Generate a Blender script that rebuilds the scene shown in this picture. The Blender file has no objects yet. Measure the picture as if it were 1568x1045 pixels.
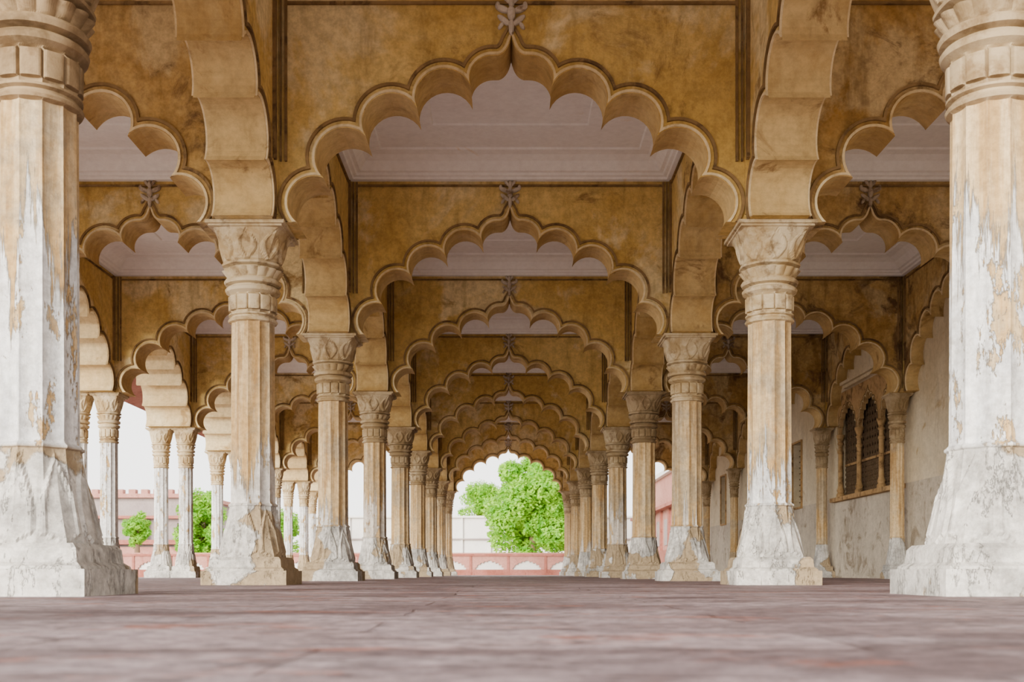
import bpy, bmesh, math, random
from mathutils import Vector, Matrix
from mathutils.geometry import tessellate_polygon
random.seed(7)
W=6.0
SC=bpy.context.scene
def Y(n): return (1.175+n)*W
ZS=.686; ZT=1.133; HT=.0535

# ------------------------------------------------------------ materials
class NT:
    def __init__(s,name):
        s.m=bpy.data.materials.new(name); s.m.use_nodes=True
        s.n=s.m.node_tree; s.b=s.n.nodes['Principled BSDF']
    def new(s,t,**k):
        nd=s.n.nodes.new(t)
        for a,b in k.items(): setattr(nd,a,b)
        return nd
    def put(s,sock,v):
        if isinstance(v,bpy.types.NodeSocket): s.n.links.new(v,sock)
        else:
            if sock.type=='RGBA' and len(v)==3: v=(*v,1)
            sock.default_value=v
    def pos(s): return s.new('ShaderNodeNewGeometry').outputs['Position']
    def obj(s): return s.new('ShaderNodeTexCoord').outputs['Object']
    def math(s,op,a,b=0.0,clamp=False):
        nd=s.new('ShaderNodeMath',operation=op,use_clamp=clamp); s.put(nd.inputs[0],a); s.put(nd.inputs[1],b); return nd.outputs[0]
    def scale(s,v,sc):
        nd=s.new('ShaderNodeVectorMath',operation='MULTIPLY'); s.put(nd.inputs[0],v); nd.inputs[1].default_value=sc; return nd.outputs[0]
    def shift(s,v,sc):
        nd=s.new('ShaderNodeVectorMath',operation='ADD'); s.put(nd.inputs[0],v); nd.inputs[1].default_value=sc; return nd.outputs[0]
    def noise(s,vec,scale,detail=6,rough=.6,dist=0):
        nd=s.new('ShaderNodeTexNoise'); s.put(nd.inputs['Vector'],vec)
        nd.inputs['Scale'].default_value=scale; nd.inputs['Detail'].default_value=detail
        nd.inputs['Roughness'].default_value=rough; nd.inputs['Distortion'].default_value=dist
        return nd.outputs['Fac']
    def step(s,v,lo,hi):
        nd=s.new('ShaderNodeMapRange',interpolation_type='SMOOTHSTEP'); s.put(nd.inputs[0],v)
        s.put(nd.inputs[1],lo); s.put(nd.inputs[2],hi); return nd.outputs[0]
    def mix(s,f,a,b,mode='MIX'):
        nd=s.new('ShaderNodeMix',data_type='RGBA',blend_type=mode)
        s.put(nd.inputs[0],f); s.put(nd.inputs[6],a); s.put(nd.inputs[7],b); return nd.outputs[2]
    def bump(s,h,st,dist=.02):
        nd=s.new('ShaderNodeBump'); nd.inputs['Strength'].default_value=st; nd.inputs['Distance'].default_value=dist
        s.put(nd.inputs['Height'],h); s.put(s.b.inputs['Normal'],nd.outputs[0])
    def done(s,col,rough=.85):
        s.put(s.b.inputs['Base Color'],col); s.put(s.b.inputs['Roughness'],rough)
        s.b.inputs['Specular IOR Level'].default_value=.25
        return s.m

def stained(name,c1,c2,c3,sc=.45,bump=.5,p3=(.56,.66),streak=.35,grain=.25,pale=None):
    t=NT(name); p=t.pos()
    a=t.step(t.noise(p,sc,8,.65,.4),.36,.64)
    col=t.mix(a,c1,c2)
    if pale:
        pl=t.step(t.noise(t.shift(p,(3.1,7.7,1.3)),sc*1.3,9,.62,.5),.50,.60)
        col=t.mix(t.math('MULTIPLY',pl,.75),col,pale)
    b=t.step(t.noise(p,sc*2.6,9,.7,.8),*p3)
    col=t.mix(b,col,c3)
    st=t.step(t.noise(t.scale(p,(3,3,.5)),1.3,6,.65),.5,.75)
    dark=tuple(x*.45 for x in c1)
    col=t.mix(t.math('MULTIPLY',st,streak),col,dark)
    g=t.noise(p,9,8,.75)
    col=t.mix(grain*2,col,t.mix(1.0,col,t.mix(t.step(g,.3,.7),(.62,.6,.58),(1.2,1.2,1.2)),'MULTIPLY'))
    t.bump(t.math('ADD',g,t.math('MULTIPLY',b,.8)),bump)
    return t.done(col)

M={}
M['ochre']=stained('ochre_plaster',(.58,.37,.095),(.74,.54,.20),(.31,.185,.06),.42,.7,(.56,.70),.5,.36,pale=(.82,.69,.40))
M['ochre_side']=stained('shaded_ochre_plaster',(.40,.225,.055),(.60,.41,.16),(.16,.09,.04),.5,.7,(.50,.65),.6,.42,pale=(.66,.51,.27))  # stained ochre with the dimness of the side arches put into its colour
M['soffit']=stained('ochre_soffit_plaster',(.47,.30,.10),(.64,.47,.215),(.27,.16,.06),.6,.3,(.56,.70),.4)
M['edge']=stained('cream_edge_plaster',(.66,.49,.25),(.78,.64,.39),(.44,.29,.12),.6,.3,(.56,.7),.4)
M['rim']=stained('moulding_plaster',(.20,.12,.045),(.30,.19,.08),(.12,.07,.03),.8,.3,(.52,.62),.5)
M['ceiling']=stained('ceiling_plaster',(.93,.88,.83),(.97,.94,.90),(.84,.70,.52),.35,.25,(.64,.72),.12,.08)
M['wall']=stained('wall_plaster',(.60,.50,.33),(.72,.63,.46),(.48,.35,.19),.4,.4,(.56,.68),.3,.2)
M['dado']=stained('dado_plaster',(.50,.44,.35),(.62,.55,.44),(.30,.24,.17),.5,.4,(.52,.65),.4)
M['red']=stained('red_sandstone',(.26,.085,.06),(.34,.13,.10),(.22,.07,.05),.6,.3,(.55,.65),.2)
M['pinkred']=stained('pale_red_sandstone',(.36,.16,.13),(.44,.215,.175),(.30,.125,.10),.4,.3,(.55,.65),.2)
M['whitewall']=stained('whitewashed_wall',(.64,.62,.60),(.72,.70,.67),(.58,.53,.50),.3,.2,(.6,.7),.1,.1)
M['greystone']=stained('grey_stone',(.26,.21,.205),(.33,.28,.27),(.20,.155,.145),.3,.2,(.55,.65),.2)
M['carve']=stained('carved_stone',(.44,.35,.25),(.60,.52,.42),(.24,.16,.09),1.2,.4,(.5,.62),.4)
M['jamb']=stained('window_stone',(.40,.245,.10),(.52,.34,.16),(.20,.115,.05),1.0,.3,(.5,.62),.4)
def plain(name,c,r=.8):
    t=NT(name); g=t.noise(t.pos(),6,6,.7)
    return t.done(t.mix(t.step(g,.3,.7),tuple(x*.75 for x in c),c),r)
M['dark']=plain('painted_dark_interior',(.02,.017,.015))  # near-black colour stands in for the shade inside window openings
M['lattice']=plain('jali_stone',(.17,.11,.06))
M['bark']=plain('bark',(.16,.10,.06))

def column_mat():
    t=NT('weathered_column_stone'); o=t.obj(); p=t.pos()
    sep=t.new('ShaderNodeSeparateXYZ'); t.put(sep.inputs[0],o); z=sep.outputs[2]
    oi=t.new('ShaderNodeObjectInfo'); sc=t.new('ShaderNodeSeparateColor'); t.put(sc.inputs[0],oi.outputs['Color'])
    streak=t.noise(t.scale(p,(9,9,.5)),1.0,9,.72,.2)
    big=t.noise(p,.9,8,.7,.3)
    a=t.step(streak,.38,.64)
    stone=t.mix(a,(.47,.305,.13),(.67,.51,.30))
    stone=t.mix(t.math('MULTIPLY',t.step(t.noise(t.scale(p,(6,6,.5)),1.4,7,.7),.50,.64),.7),stone,(.36,.20,.065))
    grey=t.mix(a,(.24,.205,.15),(.44,.385,.29))
    stone=t.mix(t.math('MULTIPLY',t.step(big,.48,.60),.6),stone,grey)
    hz=t.math('MULTIPLY',sc.outputs[0],W)
    edge=t.math('ADD',hz,t.math('MULTIPLY',t.math('SUBTRACT',streak,.5),3.6))
    low=t.step(t.math('SUBTRACT',edge,z),-.06,.10)
    holes=t.step(t.noise(t.scale(p,(7,7,2.2)),1.0,10,.72,.1),.41,.44)
    grime=t.step(t.noise(t.shift(p,(5,2,9)),1.6,8,.7,.3),.52,.66)
    wf=t.math('MULTIPLY',low,holes)
    wf=t.math('MULTIPLY',wf,sc.outputs[1])
    white=t.mix(t.step(t.noise(t.scale(p,(4,4,.6)),2,6,.7),.35,.65),(.55,.56,.57),(.80,.80,.79))
    white=t.mix(t.math('MULTIPLY',grime,.6),white,(.34,.31,.27))
    col=t.mix(wf,stone,white)
    inb=t.step(z,.93,.90)
    bp=t.step(t.noise(t.scale(p,(1.2,1.2,1)),.8,10,.55,.05),.48,.50)
    basec=t.mix(bp,t.mix(t.noise(p,6,6,.7),(.26,.195,.12),(.46,.36,.23)),t.mix(t.step(t.noise(p,2.2,7,.7),.38,.62),(.36,.35,.33),(.68,.66,.62)))
    col=t.mix(inb,col,basec)
    g=t.noise(p,16,8,.75)
    col=t.mix(.75,col,t.mix(1.0,col,t.mix(t.step(g,.3,.7),(.60,.58,.56),(1.15,1.15,1.15)),'MULTIPLY'))
    t.bump(t.math('ADD',t.math('MULTIPLY',g,.5),t.math('ADD',wf,t.math('MULTIPLY',bp,t.math('MULTIPLY',inb,1.3)))),.85,.016)
    return t.done(col,.85)
M['column']=column_mat()
def capital_mat():
    t=NT('capital_stone'); p=t.pos()
    oi=t.new('ShaderNodeObjectInfo'); sc=t.new('ShaderNodeSeparateColor'); t.put(sc.inputs[0],oi.outputs['Color'])
    a=t.step(t.noise(p,2.2,8,.7,.4),.38,.62)
    col=t.mix(a,(.44,.31,.15),(.64,.53,.35))
    col=t.mix(sc.outputs[2],col,t.mix(a,(.11,.07,.035),(.29,.195,.10)))
    col=t.mix(t.math('MULTIPLY',t.step(t.noise(p,5,8,.7),.50,.64),.7),col,(.18,.11,.05))
    g=t.noise(p,18,8,.7)
    t.bump(g,.4,.01)
    return t.done(col,.8)
M['capital']=capital_mat()

def floor_mat():
    t=NT('pink_sandstone_paving'); p=t.pos()
    wob=t.new('ShaderNodeTexNoise'); t.put(wob.inputs['Vector'],p); wob.inputs['Scale'].default_value=.8; wob.inputs['Detail'].default_value=4
    pw=t.new('ShaderNodeVectorMath',operation='MULTIPLY_ADD'); t.put(pw.inputs[0],wob.outputs['Color']); pw.inputs[1].default_value=(.12,.08,0); t.put(pw.inputs[2],t.shift(p,(.33,.1,0)))
    br=t.new('ShaderNodeTexBrick'); t.put(br.inputs['Vector'],t.scale(pw.outputs[0],(1,1,0)))
    br.offset=.37
    br.inputs['Scale'].default_value=1
    br.inputs['Brick Width'].default_value=1.6; br.inputs['Row Height'].default_value=.55
    br.inputs['Mortar Size'].default_value=.009; br.inputs['Mortar Smooth'].default_value=.8
    br.inputs['Color1'].default_value=(.18,.125,.135,1); br.inputs['Color2'].default_value=(.37,.28,.295,1)
    br.inputs['Mortar'].default_value=(.14,.08,.08,1)
    col=br.outputs['Color']
    n1=t.step(t.noise(t.scale(p,(.8,1.3,1)),.9,9,.7,.5),.44,.58)
    col=t.mix(t.math('MULTIPLY',n1,.6),col,(.54,.44,.47))
    n2=t.step(t.noise(t.scale(p,(1,2.2,1)),1.5,9,.72,.8),.56,.62)
    col=t.mix(t.math('MULTIPLY',n2,.75),col,(.42,.15,.10))
    n4=t.step(t.noise(t.scale(p,(1,1.6,1)),3.5,9,.75,.5),.53,.60)
    col=t.mix(t.math('MULTIPLY',n4,.65),col,(.10,.07,.075))
    n3=t.noise(p,14,9,.75)
    col=t.mix(.9,col,t.mix(1.0,col,t.mix(t.step(n3,.32,.68),(.4,.38,.40),(1.35,1.35,1.35)),'MULTIPLY'))
    h=t.math('ADD',t.math('MULTIPLY',br.outputs['Fac'],-1.0),t.math('ADD',t.math('MULTIPLY',n3,.9),t.math('MULTIPLY',t.noise(p,2.2,4,.5),2.8)))
    t.bump(h,1.0,.022)
    return t.done(col,.6)
M['floor']=floor_mat()
M['ground']=stained('courtyard_paving',(.38,.31,.26),(.46,.39,.33),(.31,.245,.20),.2,.2,(.55,.7),.1)
def leaf_mat():
    t=NT('leaves'); oi=t.noise(t.pos(),1.3,3,.6)
    col=t.mix(t.step(oi,.35,.65),(.09,.31,.010),(.29,.56,.03))
    t.done(col,.55)
    tr=t.new('ShaderNodeBsdfTranslucent'); tr.inputs[0].default_value=(.36,.66,.04,1)
    mx=t.new('ShaderNodeMixShader'); mx.inputs[0].default_value=.35
    out=t.n.nodes['Material Output']
    t.n.links.new(t.b.outputs[0],mx.inputs[1]); t.n.links.new(tr.outputs[0],mx.inputs[2]); t.n.links.new(mx.outputs[0],out.inputs[0])
    return t.m
M['leaf']=leaf_mat()

# ------------------------------------------------------------ mesh helpers
class MB:
    def __init__(s): s.v=[];s.f=[];s.mi=[];s.mats=[]
    def mat(s,k):
        if k not in s.mats: s.mats.append(k)
        return s.mats.index(k)
    def add(s,vs,fs,k):
        o=len(s.v); i=s.mat(k); s.v+= [tuple(v) for v in vs]
        for f in fs: s.f.append([a+o for a in f]); s.mi.append(i)
    def box(s,x0,x1,y0,y1,z0,z1,k):
        vs=[(x,y,z) for z in (z0,z1) for y in (y0,y1) for x in (x0,x1)]
        s.add(vs,[(0,2,3,1),(4,5,7,6),(0,1,5,4),(2,6,7,3),(0,4,6,2),(1,3,7,5)],k)
    def loft(s,rings,k,cap=True):
        n=len(rings[0]); vs=[p for r in rings for p in r]; fs=[]
        for i in range(len(rings)-1):
            for j in range(n):
                j2=(j+1)%n; fs.append((i*n+j,i*n+j2,(i+1)*n+j2,(i+1)*n+j))
        if cap:
            fs.append(tuple(reversed(range(n)))); fs.append(tuple((len(rings)-1)*n+j for j in range(n)))
        s.add(vs,fs,k)
    def lathe(s,prof,c,k,n=16):
        s.loft([[(c[0]+r*math.cos(2*math.pi*j/n),c[1]+r*math.sin(2*math.pi*j/n),c[2]+z) for j in range(n)] for r,z in prof],k)
    def ell(s,c,r,rot,k,n=10,m=6):
        rings=[]
        for i in range(m+1):
            a=-math.pi/2+math.pi*i/m; rr=max(math.cos(a),.02)
            ring=[]
            for j in range(n):
                b=2*math.pi*j/n
                p=Vector((r[0]*rr*math.cos(b),r[1]*rr*math.sin(b),r[2]*math.sin(a)))
                ring.append(tuple(rot@p+Vector(c)))
            rings.append(ring)
        s.loft(rings,k)
    def mesh(s,name):
        me=bpy.data.meshes.new(name); me.from_pydata(s.v,[],s.f)
        for k in s.mats: me.materials.append(M[k])
        me.polygons.foreach_set('material_index',s.mi); me.update()
        bm=bmesh.new(); bm.from_mesh(me); bmesh.ops.recalc_face_normals(bm,faces=bm.faces); bm.to_mesh(me); bm.free()
        return me
def obj(name,me,loc=(0,0,0),rotz=0,scale=(1,1,1),color=None):
    if isinstance(me,MB): me=me.mesh(name)
    o=bpy.data.objects.new(name,me); o.location=loc; o.rotation_euler=(0,0,rotz); o.scale=scale
    if color: o.color=color
    SC.collection.objects.link(o); return o

# ------------------------------------------------------------ cusped arch
PT=[(.076,.942),(.178,.902),(.275,.849),(.355,.770),(.405,ZS)]
def circ(a,b,k=.46):
    c=math.dist(a,b); s=k*c; R=(c*c/4+s*s)/(2*s)
    nx,nz=-(b[1]-a[1])/c,(b[0]-a[0])/c
    return ((a[0]+b[0])/2-nx*(R-s),(a[1]+b[1])/2-nz*(R-s),R)
CI=[circ(PT[i],PT[i+1],(.495,.495,.49,.42)[i]) for i in range(4)]
C0=(.036,.958,math.hypot(.04,.016))
def isect(A,B,d,near):
    x0,z0,r0=A; x1,z1,r1=B; r0+=d; r1+=d
    D=math.hypot(x1-x0,z1-z0); a=(r0*r0-r1*r1+D*D)/(2*D); h=math.sqrt(max(r0*r0-a*a,0))
    mx,mz=x0+a*(x1-x0)/D,z0+a*(z1-z0)/D
    c=[(mx+h*(z1-z0)/D,mz-h*(x1-x0)/D),(mx-h*(z1-z0)/D,mz+h*(x1-x0)/D)]
    return max(c,key=lambda p:p[0]*.3+p[1])
def half(d=0,seg=14):
    """right half intrados, apex -> foot"""
    circles=[C0]+CI
    knots=[isect(circles[i],circles[i+1],d,PT[i]) if d>0 else PT[i] for i in range(4)]
    out=[]
    a=(.030,.958+C0[2]-.0005); c=(.007,.958+C0[2]+.0005); tip=(0,1.038)
    for i in range(8):
        t=1-i/8.0
        x=(1-t)**2*a[0]+2*t*(1-t)*c[0]+t*t*tip[0]; z=(1-t)**2*a[1]+2*t*(1-t)*c[1]+t*t*tip[1]
        tx=2*(1-t)*(c[0]-a[0])+2*t*(tip[0]-c[0]); tz=2*(1-t)*(c[1]-a[1])+2*t*(tip[1]-c[1])
        L=math.hypot(tx,tz) or 1
        if i==0: out.append((0,tip[1]+d*1.6))
        else: out.append((x+tz/L*d,z-tx/L*d))
    for i,(cx,cz,R) in enumerate(circles):
        r=R+d
        s=(a[0],a[1]+d) if i==0 else knots[i-1]
        if i<4: e=knots[i]
        else: 
            q=r*r-(ZS-cz)**2; e=(cx+math.sqrt(max(q,0)),ZS) if d>0 else PT[4]
        a0=math.atan2(s[1]-cz,s[0]-cx); a1=math.atan2(e[1]-cz,e[0]-cx)
        if a1>a0: a1-=2*math.pi
        for j in range(1,seg+1):
            an=a0+(a1-a0)*j/seg; out.append((cx+r*math.cos(an),cz+r*math.sin(an)))
    return out
def full(d=0,seg=14):
    h=half(d,seg); return [(-x,z) for x,z in reversed(h)]+h[1:]
def arch_mesh(name,t=2*HT,face='ochre',soff='soffit',sx=1,sz=1,zb=ZS,ztop=ZT,hs=.4465,rim=True,finial=True,frame=True,seg=14,relief=.006):
    mb=MB(); f=lambda p:(p[0]*sx*W,(zb+(p[1]-ZS)*sz)*W)
    H=hs*W; top=ztop*W; T=t*W/2
    cur=[f(p) for p in full(0,seg)]
    n=len(cur); base=zb*W
    poly=[(-H,base)]+cur+[(H,base),(H,top),(0,top),(-H,top)]
    tris=[list(q) for q in tessellate_polygon([[Vector((x,z,0)) for x,z in poly]])]
    for y in (-T,T): mb.add([(x,y,z) for x,z in poly],tris,face)
    N=len(poly)
    for i in range(N):
        j=(i+1)%N; a,b=poly[i],poly[j]
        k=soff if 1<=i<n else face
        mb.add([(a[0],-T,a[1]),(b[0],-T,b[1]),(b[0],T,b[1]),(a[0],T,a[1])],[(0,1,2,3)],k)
    def band(d0,d1,rel,k):
        A=[f(p) for p in full(d0,seg)]; B=[f(p) for p in full(d1,seg)]
        for sg in (-1,1):
            y0=sg*T*.999; y1=sg*(T+rel*W)
            m=len(A); vs=[(x,y0,z) for x,z in A]+[(x,y1,z) for x,z in A]+[(x,y1,z) for x,z in B]+[(x,y0,z) for x,z in B]
            fs=[]
            for q in range(3):
                for i in range(m-1): fs.append((q*m+i,q*m+i+1,(q+1)*m+i+1,(q+1)*m+i))
            fs+=[(0,m,2*m,3*m),(m-1,2*m-1,3*m-1,4*m-1)]
            mb.add(vs,fs,k)
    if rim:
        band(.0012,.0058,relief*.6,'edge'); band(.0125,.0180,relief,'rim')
    if frame:
        for sg in (-1,1):
            ya,yb=sorted((sg*T*.999,sg*(T+.006*W)))
            for s2 in (-1,1):
                for xa,xb,kk in ((.4415,.4465,'ochre'),(.4335,.4365,'rim'),(.4230,.4275,'rim')):
                    x0,x1=sorted((s2*xa*W,s2*xb*W)); z0=.70 if xa>.435 else .80
                    mb.box(x0,x1,ya,yb,z0*W,1.108*W,kk)
            mb.box(-.4275*W,.4275*W,ya,yb,1.096*W,1.101*W,'rim')
    if finial:
        for sg in (-1,1):
            y=sg*(T+.004*W); zt=(zb+(1.045-ZS)*sz)*W
            I=Matrix.Identity(3)
            mb.ell((0,y,zt+.05),(.035,.05,.10),I,'carve')
            mb.ell((0,y,zt+.20),(.05,.07,.09),I,'carve')
            mb.ell((0,y,zt+.33),(.035,.05,.08),I,'carve')
            for s2 in (-1,1):
                mb.ell((s2*.08,y,zt+.12),(.035,.04,.10),Matrix.Rotation(s2*.9,3,'Y'),'carve')
                mb.ell((s2*.10,y,zt+.25),(.04,.045,.09),Matrix.Rotation(s2*1.2,3,'Y'),'carve')
                mb.ell((s2*.155,y,zt+.29),(.03,.035,.045),I,'carve')
                mb.ell((s2*.055,y,zt+.36),(.028,.035,.07),Matrix.Rotation(s2*.6,3,'Y'),'carve')
                mb.ell((s2*.12,y,zt+.06),(.025,.035,.05),Matrix.Rotation(-s2*.6,3,'Y'),'carve')
    return mb.mesh(name)

# ------------------------------------------------------------ column
def sh_sq(th): return 1/max(abs(math.cos(th)),abs(math.sin(th)))
def sh_oct(th):
    a=(th+math.pi/8)%(math.pi/4)-math.pi/8; return 1/math.cos(a)
def sh_12(th):
    w=math.pi/6; a=th%w; fr=a/w
    return math.cos(w/2)/math.cos(a-w/2)*(1-.05*math.sin(math.pi*fr)**.7)*1.03
def sm(x): x=max(0,min(1,x)); return x*x*(3-2*x)
def column_mesh(name,N=144,pier=True,slim=1.0):
    mb=MB()
    def ring(z,r,a=0,b=0,c=0,fn=None,zf=None):
        R=[]
        for j in range(N):
            th=2*math.pi*j/N
            k=a*sh_sq(th)+b*sh_oct(th)+c*sh_12(th)+(1-a-b-c)
            rr=r*k+(fn(th) if fn else 0); zz=z+(zf(th) if zf else 0)
            R.append((rr*math.cos(th)*W*slim,rr*math.sin(th)*W*slim,zz*W))
        return R
    q=W*slim
    mb.box(-.080*q,.080*q,-.080*q,.080*q,0,.027*W,'column')
    mb.loft([[(-s*q,-s*q,z*W),(s*q,-s*q,z*W),(s*q,s*q,z*W),(-s*q,s*q,z*W)] for z,s in ((.0271,.0745),(.030,.0735),(.034,.068),(.048,.0665),(.053,.062))],'column')
    rings=[]
    K=26
    for i in range(K+1):
        t=i/K; z=.052+.098*t
        r=.0440+.0160*(1-t)**1.2
        a=.50*(1-t)**1.3; b=.50*(1-t)+.35*t*(1-t); c=max(1-a-b,0)
        def fn(th,t=t):
            u=((th+math.pi/8)%(math.pi/4)-math.pi/8)/(math.pi/8)
            hw=.93*(1-max(0,(t-.35)/.60)**1.5) if t<.95 else 0
            if t<.12: hw=.93*t/.12
            return .0036*sm((hw-abs(u))/.14+.2) -.0014*sm((hw*.72-abs(u))/.12)
        rings.append(ring(z,r,a,b,c,fn))
    rings+= [ring(.1515,.0465,c=1),ring(.154,.0465,c=1),ring(.1565,.0430,c=1)]
    for i in range(9):
        t=i/8; rings.append(ring(.159+t*.344,.0418-.0012*t,c=1))
    mb.loft(rings,'column',cap=False)
    rp=lambda k,amp:(lambda th:-amp*(1-abs(math.sin(k*th/2)))**6)
    sc=lambda k,amp:(lambda th:amp*abs(math.sin(k*th/2)))
    R=[ring(.503,.0405,c=1),ring(.505,.0455),ring(.508,.0470),ring(.511,.0450),ring(.5125,.0415),ring(.515,.0415),ring(.517,.0460),ring(.5195,.0460),ring(.521,.0415,c=1),
       ring(.525,.0420,c=1),ring(.526,.0460,fn=rp(12,.005)),ring(.553,.0465,fn=rp(12,.005)),ring(.556,.0420,c=1),
       ring(.558,.0440),ring(.562,.0510),ring(.567,.0525),ring(.571,.0495),ring(.5725,.0430),ring(.5745,.0430),
       ring(.577,.0525),ring(.582,.0545),ring(.586,.0520),ring(.588,.0450),
       ring(.591,.0455,fn=sc(16,.003)),ring(.604,.0535,fn=sc(16,.005)),ring(.6055,.0470),
       ring(.608,.0470,b=.5),ring(.611,.0560,b=.5),ring(.615,.0565,b=.5),ring(.617,.050,b=.6)]
    for i in range(15):
        t=i/14; z=.620+t*.054
        def fn(th,t=t):
            u=((th+math.pi/8)%(math.pi/4)-math.pi/8)/(math.pi/8)
            d=abs(u); leaf=sm(((.95*math.sin(math.pi*min(1,.12+t*.95)))-d)/.22)
            return .0042*leaf-.0040*sm((.55*math.sin(math.pi*t)-d)/.2)
        R.append(ring(z,.0525+.0135*t**1.25,a=.70*t**1.3,b=.6*(1-t)+.3*t,fn=fn))
    R+= [ring(.6755,.069,a=.8,b=.2)]
    mb.loft(R,'capital')
    for z0,z1,s in ((.675,.679,.069),(.679,.6855,.074)):
        mb.box(-s*q,s*q,-s*q,s*q,z0*W,z1*W,'capital')
    if pier:
        s=HT*.995*W
        mb.box(-s,s,-s,s,.6856*W,ZT*W,'ochre')
    return mb.mesh(name)

col_me=column_mesh('fluted_column')
slim_me=column_mesh('slender_column',N=72,pier=False,slim=.76)
wallc_me=column_mesh('wall_column',N=72,pier=False,slim=.60)
arch_t=arch_mesh('cusped_arch')
arch_s=arch_mesh('cusped_arch_shaded',face='ochre_side')
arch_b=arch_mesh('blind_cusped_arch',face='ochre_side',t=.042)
arch_f=arch_mesh('facade_cusped_arch',t=.194,seg=10,soff='edge')

HP=math.pi/2
wash={(-1,0):(.36,1,.85),(1,0):(.37,1,.6),(-1,1):(.24,.8,.1),(1,1):(.235,1,.05),(-1,2):(.17,.8,.3),(1,2):(.17,.6,.2)}
for n in range(-1,9):
    for s in (-1,1):
        h,a,d=wash.get((s,n),(random.choice((.12,.16,.22,.30)),.6,random.uniform(.4,.8)))
        obj('fluted_column',col_me,(s*.5*W,Y(n),0),color=(h,a,d,1))
for n in range(-1,9):
    obj('cusped_arch',arch_t,(0,Y(n),0))
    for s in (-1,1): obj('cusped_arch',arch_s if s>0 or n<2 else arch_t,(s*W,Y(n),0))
for n in range(-1,8):
    for s in (-1,1):
        obj('cusped_arch',arch_t,(s*.5*W,Y(n+.5),0),rotz=HP)
    obj('blind_arch',arch_b,(1.4685*W,Y(n+.5),0),rotz=HP)
    obj('facade_arch',arch_f,(-1.545*W,Y(n+.5),0),rotz=HP)
pm=MB(); pm.box(-.097*W,.097*W,-HT*.995*W,HT*.995*W,.6857*W,ZT*W,'ochre')
pier_me=pm.mesh('facade_impost')
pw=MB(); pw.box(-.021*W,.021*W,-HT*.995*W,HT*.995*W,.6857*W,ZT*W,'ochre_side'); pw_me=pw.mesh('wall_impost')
for n in range(-1,9):
    for x in (-1.488,-1.602):
        o=obj('facade_column',slim_me,(x*W,Y(n),0),color=(.62,1,.1,1))
    obj('facade_impost',pier_me,(-1.545*W,Y(n),0))
    obj('wall_column',wallc_me,(1.441*W,Y(n),0),color=(.1,.3,.6,1))
    obj('wall_impost',pw_me,(1.4685*W,Y(n),0))

# ------------------------------------------------------------ shell
f=MB(); f.box(-1.85*W,1.8*W,-.9*W,9.45*W,-.1*W,0,'floor'); obj('floor',f)
g=MB(); g.box(-60*W,60*W,-40*W,80*W,-.14*W,-.105*W,'ground'); obj('courtyard_ground',g)
cm=MB(); h=.4465*W
def fr(x,z): return [(-x*W,-x*W,(z+.018)*W),(x*W,-x*W,(z+.018)*W),(x*W,x*W,(z+.018)*W),(-x*W,x*W,(z+.018)*W)]
cm.loft([fr(.4465,1.093),fr(.434,1.095),fr(.432,1.101),fr(.424,1.103),fr(.421,1.109),fr(.412,1.111),fr(.395,1.132),fr(.375,1.143),fr(.35,1.146),fr(.347,1.151),fr(.20,1.151),fr(.197,1.155)],'ceiling',cap=False)
cm.add(fr(.197,1.155),[(0,1,2,3)],'ceiling')
ceil_me=cm.mesh('ceiling')
for n in range(-1,8):
    for s in (-1,0,1):
        obj('ceiling',ceil_me,(s*W,Y(n+.5),0))
r=MB(); r.box(-1.65*W,1.75*W,.10*W,9.25*W,1.18*W,1.27*W,'whitewall')
xa,xb=-1.6425*W,-2.15*W
r.add([(xa,.1*W,1.10*W),(xb,.1*W,.98*W),(xb,9.25*W,.98*W),(xa,9.25*W,1.10*W),(xa,.1*W,1.18*W),(xb,.1*W,1.0*W),(xb,9.25*W,1.0*W),(xa,9.25*W,1.18*W)],
      [(0,1,2,3),(4,5,6,7),(0,1,5,4),(1,2,6,5),(2,3,7,6),(3,0,4,7)],'red')
obj('roof_slab',r)

wl=MB(); x0,x1=1.4905*W,1.60*W
wy0,wy1=Y(-1)-.1*W,Y(8)+.06*W
big=(Y(3)+.07*W,Y(4)-.07*W,.36,.83)
wins=[big]+[(Y(n+.5)-.085*W+.1*W,Y(n+.5)+.085*W+.1*W,.36,.69) for n in (4,5,6)]
wins[1]=(5.71*W,5.88*W,.36,.69)
cur=wy0
for (a,b,z0,z1) in wins:
    wl.box(x0,x1,cur,a,.36*W,1.15*W,'wall'); wl.box(x0,x1,a,b,z1*W,1.15*W,'wall'); cur=b
wl.box(x0,x1,cur,wy1,.36*W,1.15*W,'wall')
wl.box(x0,x1,wy0,wy1,0,.36*W,'dado')
wl.box(1.72*W,1.75*W,wy0,wy1,0,1.165*W,'dark')  # added dark backing panels keep sky light from showing through the windows
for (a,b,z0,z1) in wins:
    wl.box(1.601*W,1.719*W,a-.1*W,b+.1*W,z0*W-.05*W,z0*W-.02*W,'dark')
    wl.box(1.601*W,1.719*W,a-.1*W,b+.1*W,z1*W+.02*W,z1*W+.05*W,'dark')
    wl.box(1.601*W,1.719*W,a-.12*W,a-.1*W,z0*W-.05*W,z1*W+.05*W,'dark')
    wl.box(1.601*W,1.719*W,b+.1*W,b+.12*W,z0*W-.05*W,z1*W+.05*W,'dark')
obj('wall_right',wl)
wn=MB(); span=(big[1]-big[0]); wd=span/3
mini=arch_mesh('mini',t=.018,face='jamb',soff='jamb',sx=wd/2/W/.4465*.96,sz=.42,zb=.645,ztop=.829,hs=wd/2/W,frame=False,finial=False,relief=.002,seg=6)
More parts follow.
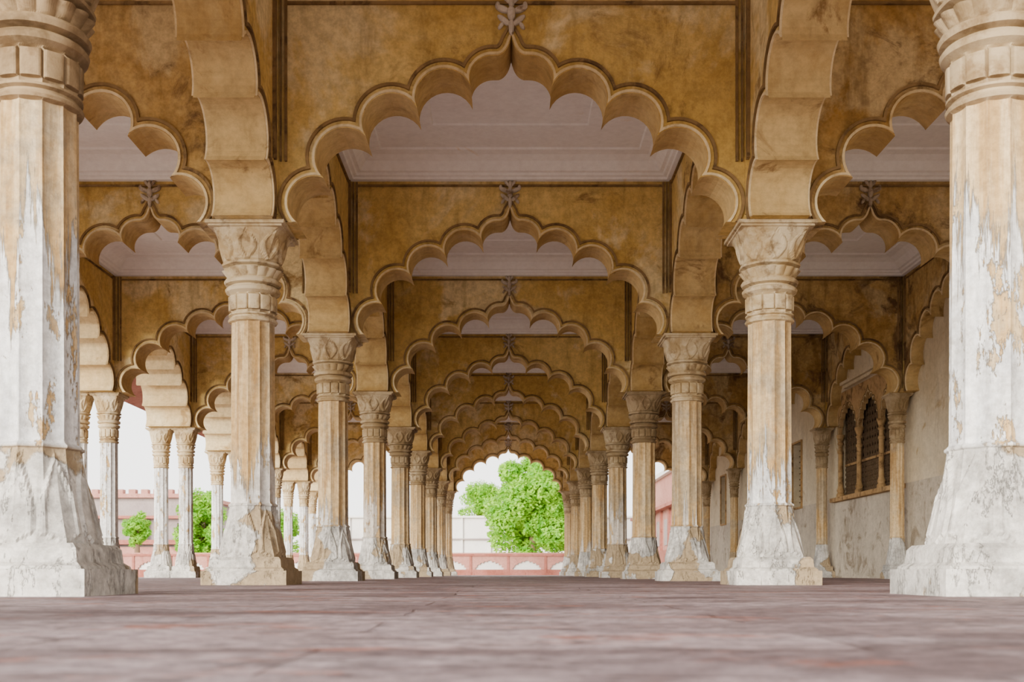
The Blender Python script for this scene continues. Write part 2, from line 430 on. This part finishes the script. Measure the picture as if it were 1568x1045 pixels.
def addmesh(mb,me,mtx):
    names=[m.name for m in me.materials]; keys=[next(k for k,v in M.items() if v.name==nm) for nm in names]
    for ki,k in enumerate(keys):
        fs=[list(p.vertices) for p in me.polygons if p.material_index==ki]
        mb.add([mtx@v.co for v in me.vertices],fs,k)
def bar(mb,x,p,q,w,k):
    """thin diagonal lattice bar in the plane x=const from p to q (y,z)"""
    dy,dz=q[0]-p[0],q[1]-p[1]; L=math.hypot(dy,dz); ny,nz=-dz/L*w,dy/L*w
    ring=lambda X:[(X,p[0]+ny,p[1]+nz),(X,q[0]+ny,q[1]+nz),(X,q[0]-ny,q[1]-nz),(X,p[0]-ny,p[1]-nz)]
    mb.loft([ring(x),ring(x+.03)],k)
for i in range(3):
    yc=big[0]+wd*(i+.5)
    addmesh(wn,mini,Matrix.Translation((1.5015*W,yc,0))@Matrix.Rotation(HP,4,'Z'))
    xl=1.528*W; ya,yb=yc-wd/2,yc+wd/2
    # hexagonal-looking jali: three families of bars, denser below
    for (za,zb_,st) in ((.36*W,.51*W,.13),(.51*W,.82*W,.20)):
        hh=zb_-za
        k=0
        y=ya-hh
        while y<yb:
            for sgn in (1,-1):
                P=(y,za) if sgn>0 else (y+hh,za); Q=(y+hh,zb_) if sgn>0 else (y,zb_)
                # clip to panel in y
                t0,t1=0.0,1.0
                d=Q[0]-P[0]
                ta=(ya-P[0])/d; tb=(yb-P[0])/d
                t0=max(t0,min(ta,tb)); t1=min(t1,max(ta,tb))
                if t1-t0>.03:
                    bar(wn,xl,(P[0]+d*t0,P[1]+hh*t0),(P[0]+d*t1,P[1]+hh*t1),.010,'lattice')
            y+=st
        y=ya+st/2
        while y<yb: wn.box(xl,xl+.03,y-.009,y+.009,za,zb_,'lattice'); y+=st
    wn.box(xl-.01,xl+.04,ya,yb,.503*W,.513*W,'jamb')
for i in range(4):
    yy=big[0]+wd*i+(.11 if i==0 else -.11 if i==3 else 0)
    wn.lathe([(.11,0),(.11,.10),(.08,.14),(.10,.2),(.065,.3),(.06,1.2),(.08,1.22),(.08,1.27),(.055,1.3),(.055,1.42),(.09,1.47),(.06,1.52),(.11,1.66),(.11,1.71)],(1.5015*W,yy,.361*W),'jamb',16)
wn.box(1.462*W,1.4904*W,big[0]-.02*W,big[1]+.02*W,.342*W,.36*W,'jamb')
wn.box(1.470*W,1.4904*W,Y(3.5)-.27*W,Y(3.5)+.27*W,.832*W,.845*W,'wall')
wn.box(1.455*W,1.4904*W,Y(3.5)-.27*W,Y(3.5)+.27*W,.845*W,.858*W,'wall')
obj('window_1',wn)
for k,(a,b,z0,z1) in enumerate(wins[1:]):
    q=MB(); z0*=W; z1*=W; t=.06
    for (aa,bb,c,d) in ((a-t,a,z0-t,z1+t),(b,b+t,z0-t,z1+t),(a,b,z1,z1+t),(a,b,z0-t,z0)): q.box(1.482*W,1.4904*W,aa,bb,c,d,'jamb')
    m=5
    for j in range(1,m): q.box(1.52*W,1.52*W+.03,a+(b-a)*j/m-.015,a+(b-a)*j/m+.015,z0,z1,'lattice')
    for j in range(1,11): q.box(1.52*W,1.52*W+.03,a,b,z0+(z1-z0)*j/11-.015,z0+(z1-z0)*j/11+.015,'lattice')
    obj('window_%d'%(k+2),q)

# ------------------------------------------------------------ outside
small=arch_mesh('niche',t=.02,face='pinkred',soff='pinkred',sx=.36,sz=.30,zb=.055,ztop=.20,hs=.2,frame=False,rim=False,finial=False,seg=5)
def parapet(name,x0,x1,y,zt=.235,key='pinkred'):
    p=MB(); p.box(x0*W,x1*W,y*W+.06,y*W+.6,-.105*W,.20*W,'whitewall')
    p.box(x0*W,x1*W,y*W-.16,y*W+.6,.20*W,.222*W,'red'); p.box(x0*W,x1*W,y*W-.10,y*W+.6,.222*W,zt*W,key)
    p.box(x0*W,x1*W,y*W-.1,y*W+.1,-.105*W,.055*W,'red')
    n=int((x1-x0)/.4)
    for i in range(n):
        addmesh(p,small,Matrix.Translation(((x0+.2+.4*i)*W,y*W,0)))
        p.box((x0+.4*i)*W-.07,(x0+.4*i)*W+.07,y*W-.12,y*W-.05,.0,.20*W,'red')
    return obj(name,p)
parapet('sandstone_parapet',-8,1.6,12.0)
b=MB()
b.box(-3.2*W,3*W,18*W,19*W,-.105*W,.90*W,'whitewall'); b.box(-3.25*W,3.05*W,17.93*W,19*W,.90*W,.93*W,'whitewall')
for i in range(14): b.box((-3+.45*i)*W,(-2.97+.45*i)*W,17.96*W,18*W,0,.90*W,'whitewall')
b.box(-3.25*W,3.05*W,17.93*W,18*W,.55*W,.57*W,'greystone')
obj('whitewashed_building',b)
b=MB(); bx0,bx1,by=-11*W,-5.6*W,20*W
b.box(bx0,bx1,by,by+3*W,-.105*W,1.35*W,'greystone')
b.box(bx0,bx1+.15*W,by-.25*W,by,.52*W,.60*W,'red')
b.box(bx0,bx1+.1*W,by-.15*W,by,.98*W,1.03*W,'red')
b.box(bx0,bx1+.1*W,by-.15*W,by+3*W,1.35*W,1.42*W,'pinkred')
big_n=arch_mesh('nic',t=.06,face='pinkred',soff='pinkred',sx=1,sz=.9,zb=.25,ztop=.52*1.3,hs=.45,frame=False,rim=False,finial=False,seg=5)
for i in range(6):
    addmesh(b,big_n,Matrix.Translation((bx0+(.45+.9*i)*W,by-.1*W,-.2*W)))
    b.box(bx0+.9*i*W,bx0+(.9*i+.08)*W,by-.14*W,by,.60*W,.98*W,'pinkred')
    for dx in (.30,.62): b.box(bx0+(.9*i+dx)*W,bx0+(.9*i+dx+.12)*W,by-.02*W,by,.68*W,.90*W,'dark')
for i in range(24): b.box(bx0+(.1+.22*i)*W,bx0+(.22+.22*i)*W,by-.1*W,by+.05*W,1.42*W,1.50*W,'pinkred')
obj('sandstone_palace_building',b)
b=MB(); px=1.95*W
b.box(px,px+2*W,10.6*W,17*W,-.105*W,1.22*W,'pinkred'); b.box(px-.06*W,px+2*W,10.5*W,17*W,1.22*W,1.27*W,'whitewall')
b.box(px-.10*W,px,10.5*W,17*W,.80*W,.84*W,'red'); b.box(px-.04*W,px,10.6*W,17*W,.0,.30*W,'red')
for i in range(9):
    b.box(px-.03*W,px,(10.65+.7*i)*W,(10.75+.7*i)*W,.3*W,.8*W,'red')
    b.box(px-.012*W,px+.01,(10.9+.7*i)*W,(11.15+.7*i)*W,.36*W,.68*W,'greystone')
obj('sandstone_side_building',b)

def tree(name,x,y,H,R,n=9000,seed=1,cz=None,ls=.17,ncl=26):
    rnd=random.Random(seed); mb=MB()
    cz=cz or H-R*.9
    mb.loft([[(.28*k*math.cos(a*math.pi/4),.28*k*math.sin(a*math.pi/4),z) for a in range(8)] for k,z in ((1.3,0),(1,.8),(.8,cz*.6),(.35,cz+.3*R))],'bark')
    cl=[]
    for i in range(ncl):
        while True:
            v=Vector((rnd.uniform(-1,1),rnd.uniform(-1,1),rnd.uniform(-1,1)))
            if .2<v.length<1: break
        c=Vector((v.x*R*.78,v.y*R*.78,cz+v.z*(H-cz)*.82 if v.z>0 else cz+v.z*R*1.15)); cl.append((c,rnd.uniform(.24,.42)*R))
        a=Vector((0,0,cz*.7)); d=(c-a); s=d.orthogonal().normalized()*.05; t=d.normalized().cross(s)
        mb.loft([[tuple(a+s*2),tuple(a+t*2),tuple(a-s*2),tuple(a-t*2)],[tuple(c+s*.4),tuple(c+t*.4),tuple(c-s*.4),tuple(c-t*.4)]],'bark')
    vs=[];fs=[]
    for i in range(n):
        c,r=rnd.choice(cl)
        d=Vector((rnd.gauss(0,1),rnd.gauss(0,1),rnd.gauss(0,1))).normalized()
        p=c+d*r*rnd.uniform(.6,1.05)
        u=Vector((rnd.gauss(0,1),rnd.gauss(0,1),rnd.gauss(0,.6))).normalized(); w=u.cross(d+Vector((0,0,.3))).normalized()
        L=ls*rnd.uniform(.7,1.3); o=len(vs)
        vs+=[p-u*L,p+w*L*.5,p+u*L,p-w*L*.5]; fs.append((o,o+1,o+2,o+3))
    mb.add(vs,fs,'leaf')
    return obj(name,mb,(x,y,-.63))
tree('leafy_tree',.33*W,15*W,1.86*W,.62*W,48000,3,cz=1.05*W,ncl=48)
tree('leafy_tree',-.62*W,24*W,2.1*W,.48*W,9000,5)
tree('leafy_tree',-4.65*W,17*W,1.55*W,.42*W,14000,8,cz=.85*W)
tree('leafy_tree',-3.5*W,17*W,1.2*W,.45*W,9000,9)
tree('leafy_tree',-4.95*W,15*W,1.05*W,.20*W,5000,10,ls=.12,cz=.7*W)

# ------------------------------------------------------------ light
w=bpy.data.worlds.new('overcast_sky'); SC.world=w; w.use_nodes=True
bg=w.node_tree.nodes['Background']; bg.inputs[0].default_value=(1,.975,.94,1); bg.inputs[1].default_value=3.8
sl=bpy.data.lights.new('hazy_sun','SUN'); sl.energy=12; sl.angle=math.radians(25); sl.color=(1,.93,.81)
so=bpy.data.objects.new('hazy_sun',sl); SC.collection.objects.link(so)
so.rotation_euler=Vector((.60,1.0,-.22)).to_track_quat('-Z','Y').to_euler()

cd=bpy.data.cameras.new('camera'); co=bpy.data.objects.new('camera',cd); SC.collection.objects.link(co)
co.location=(-.0075*W,0,.0235*W); co.rotation_euler=(math.pi/2,0,0)
cd.sensor_width=36; cd.lens=36*1720/1568; cd.shift_y=(877.4-522.5)/1568; cd.shift_x=.0045
cd.clip_end=2000
cd.dof.use_dof=True; cd.dof.focus_distance=13; cd.dof.aperture_fstop=4.0
SC.camera=co
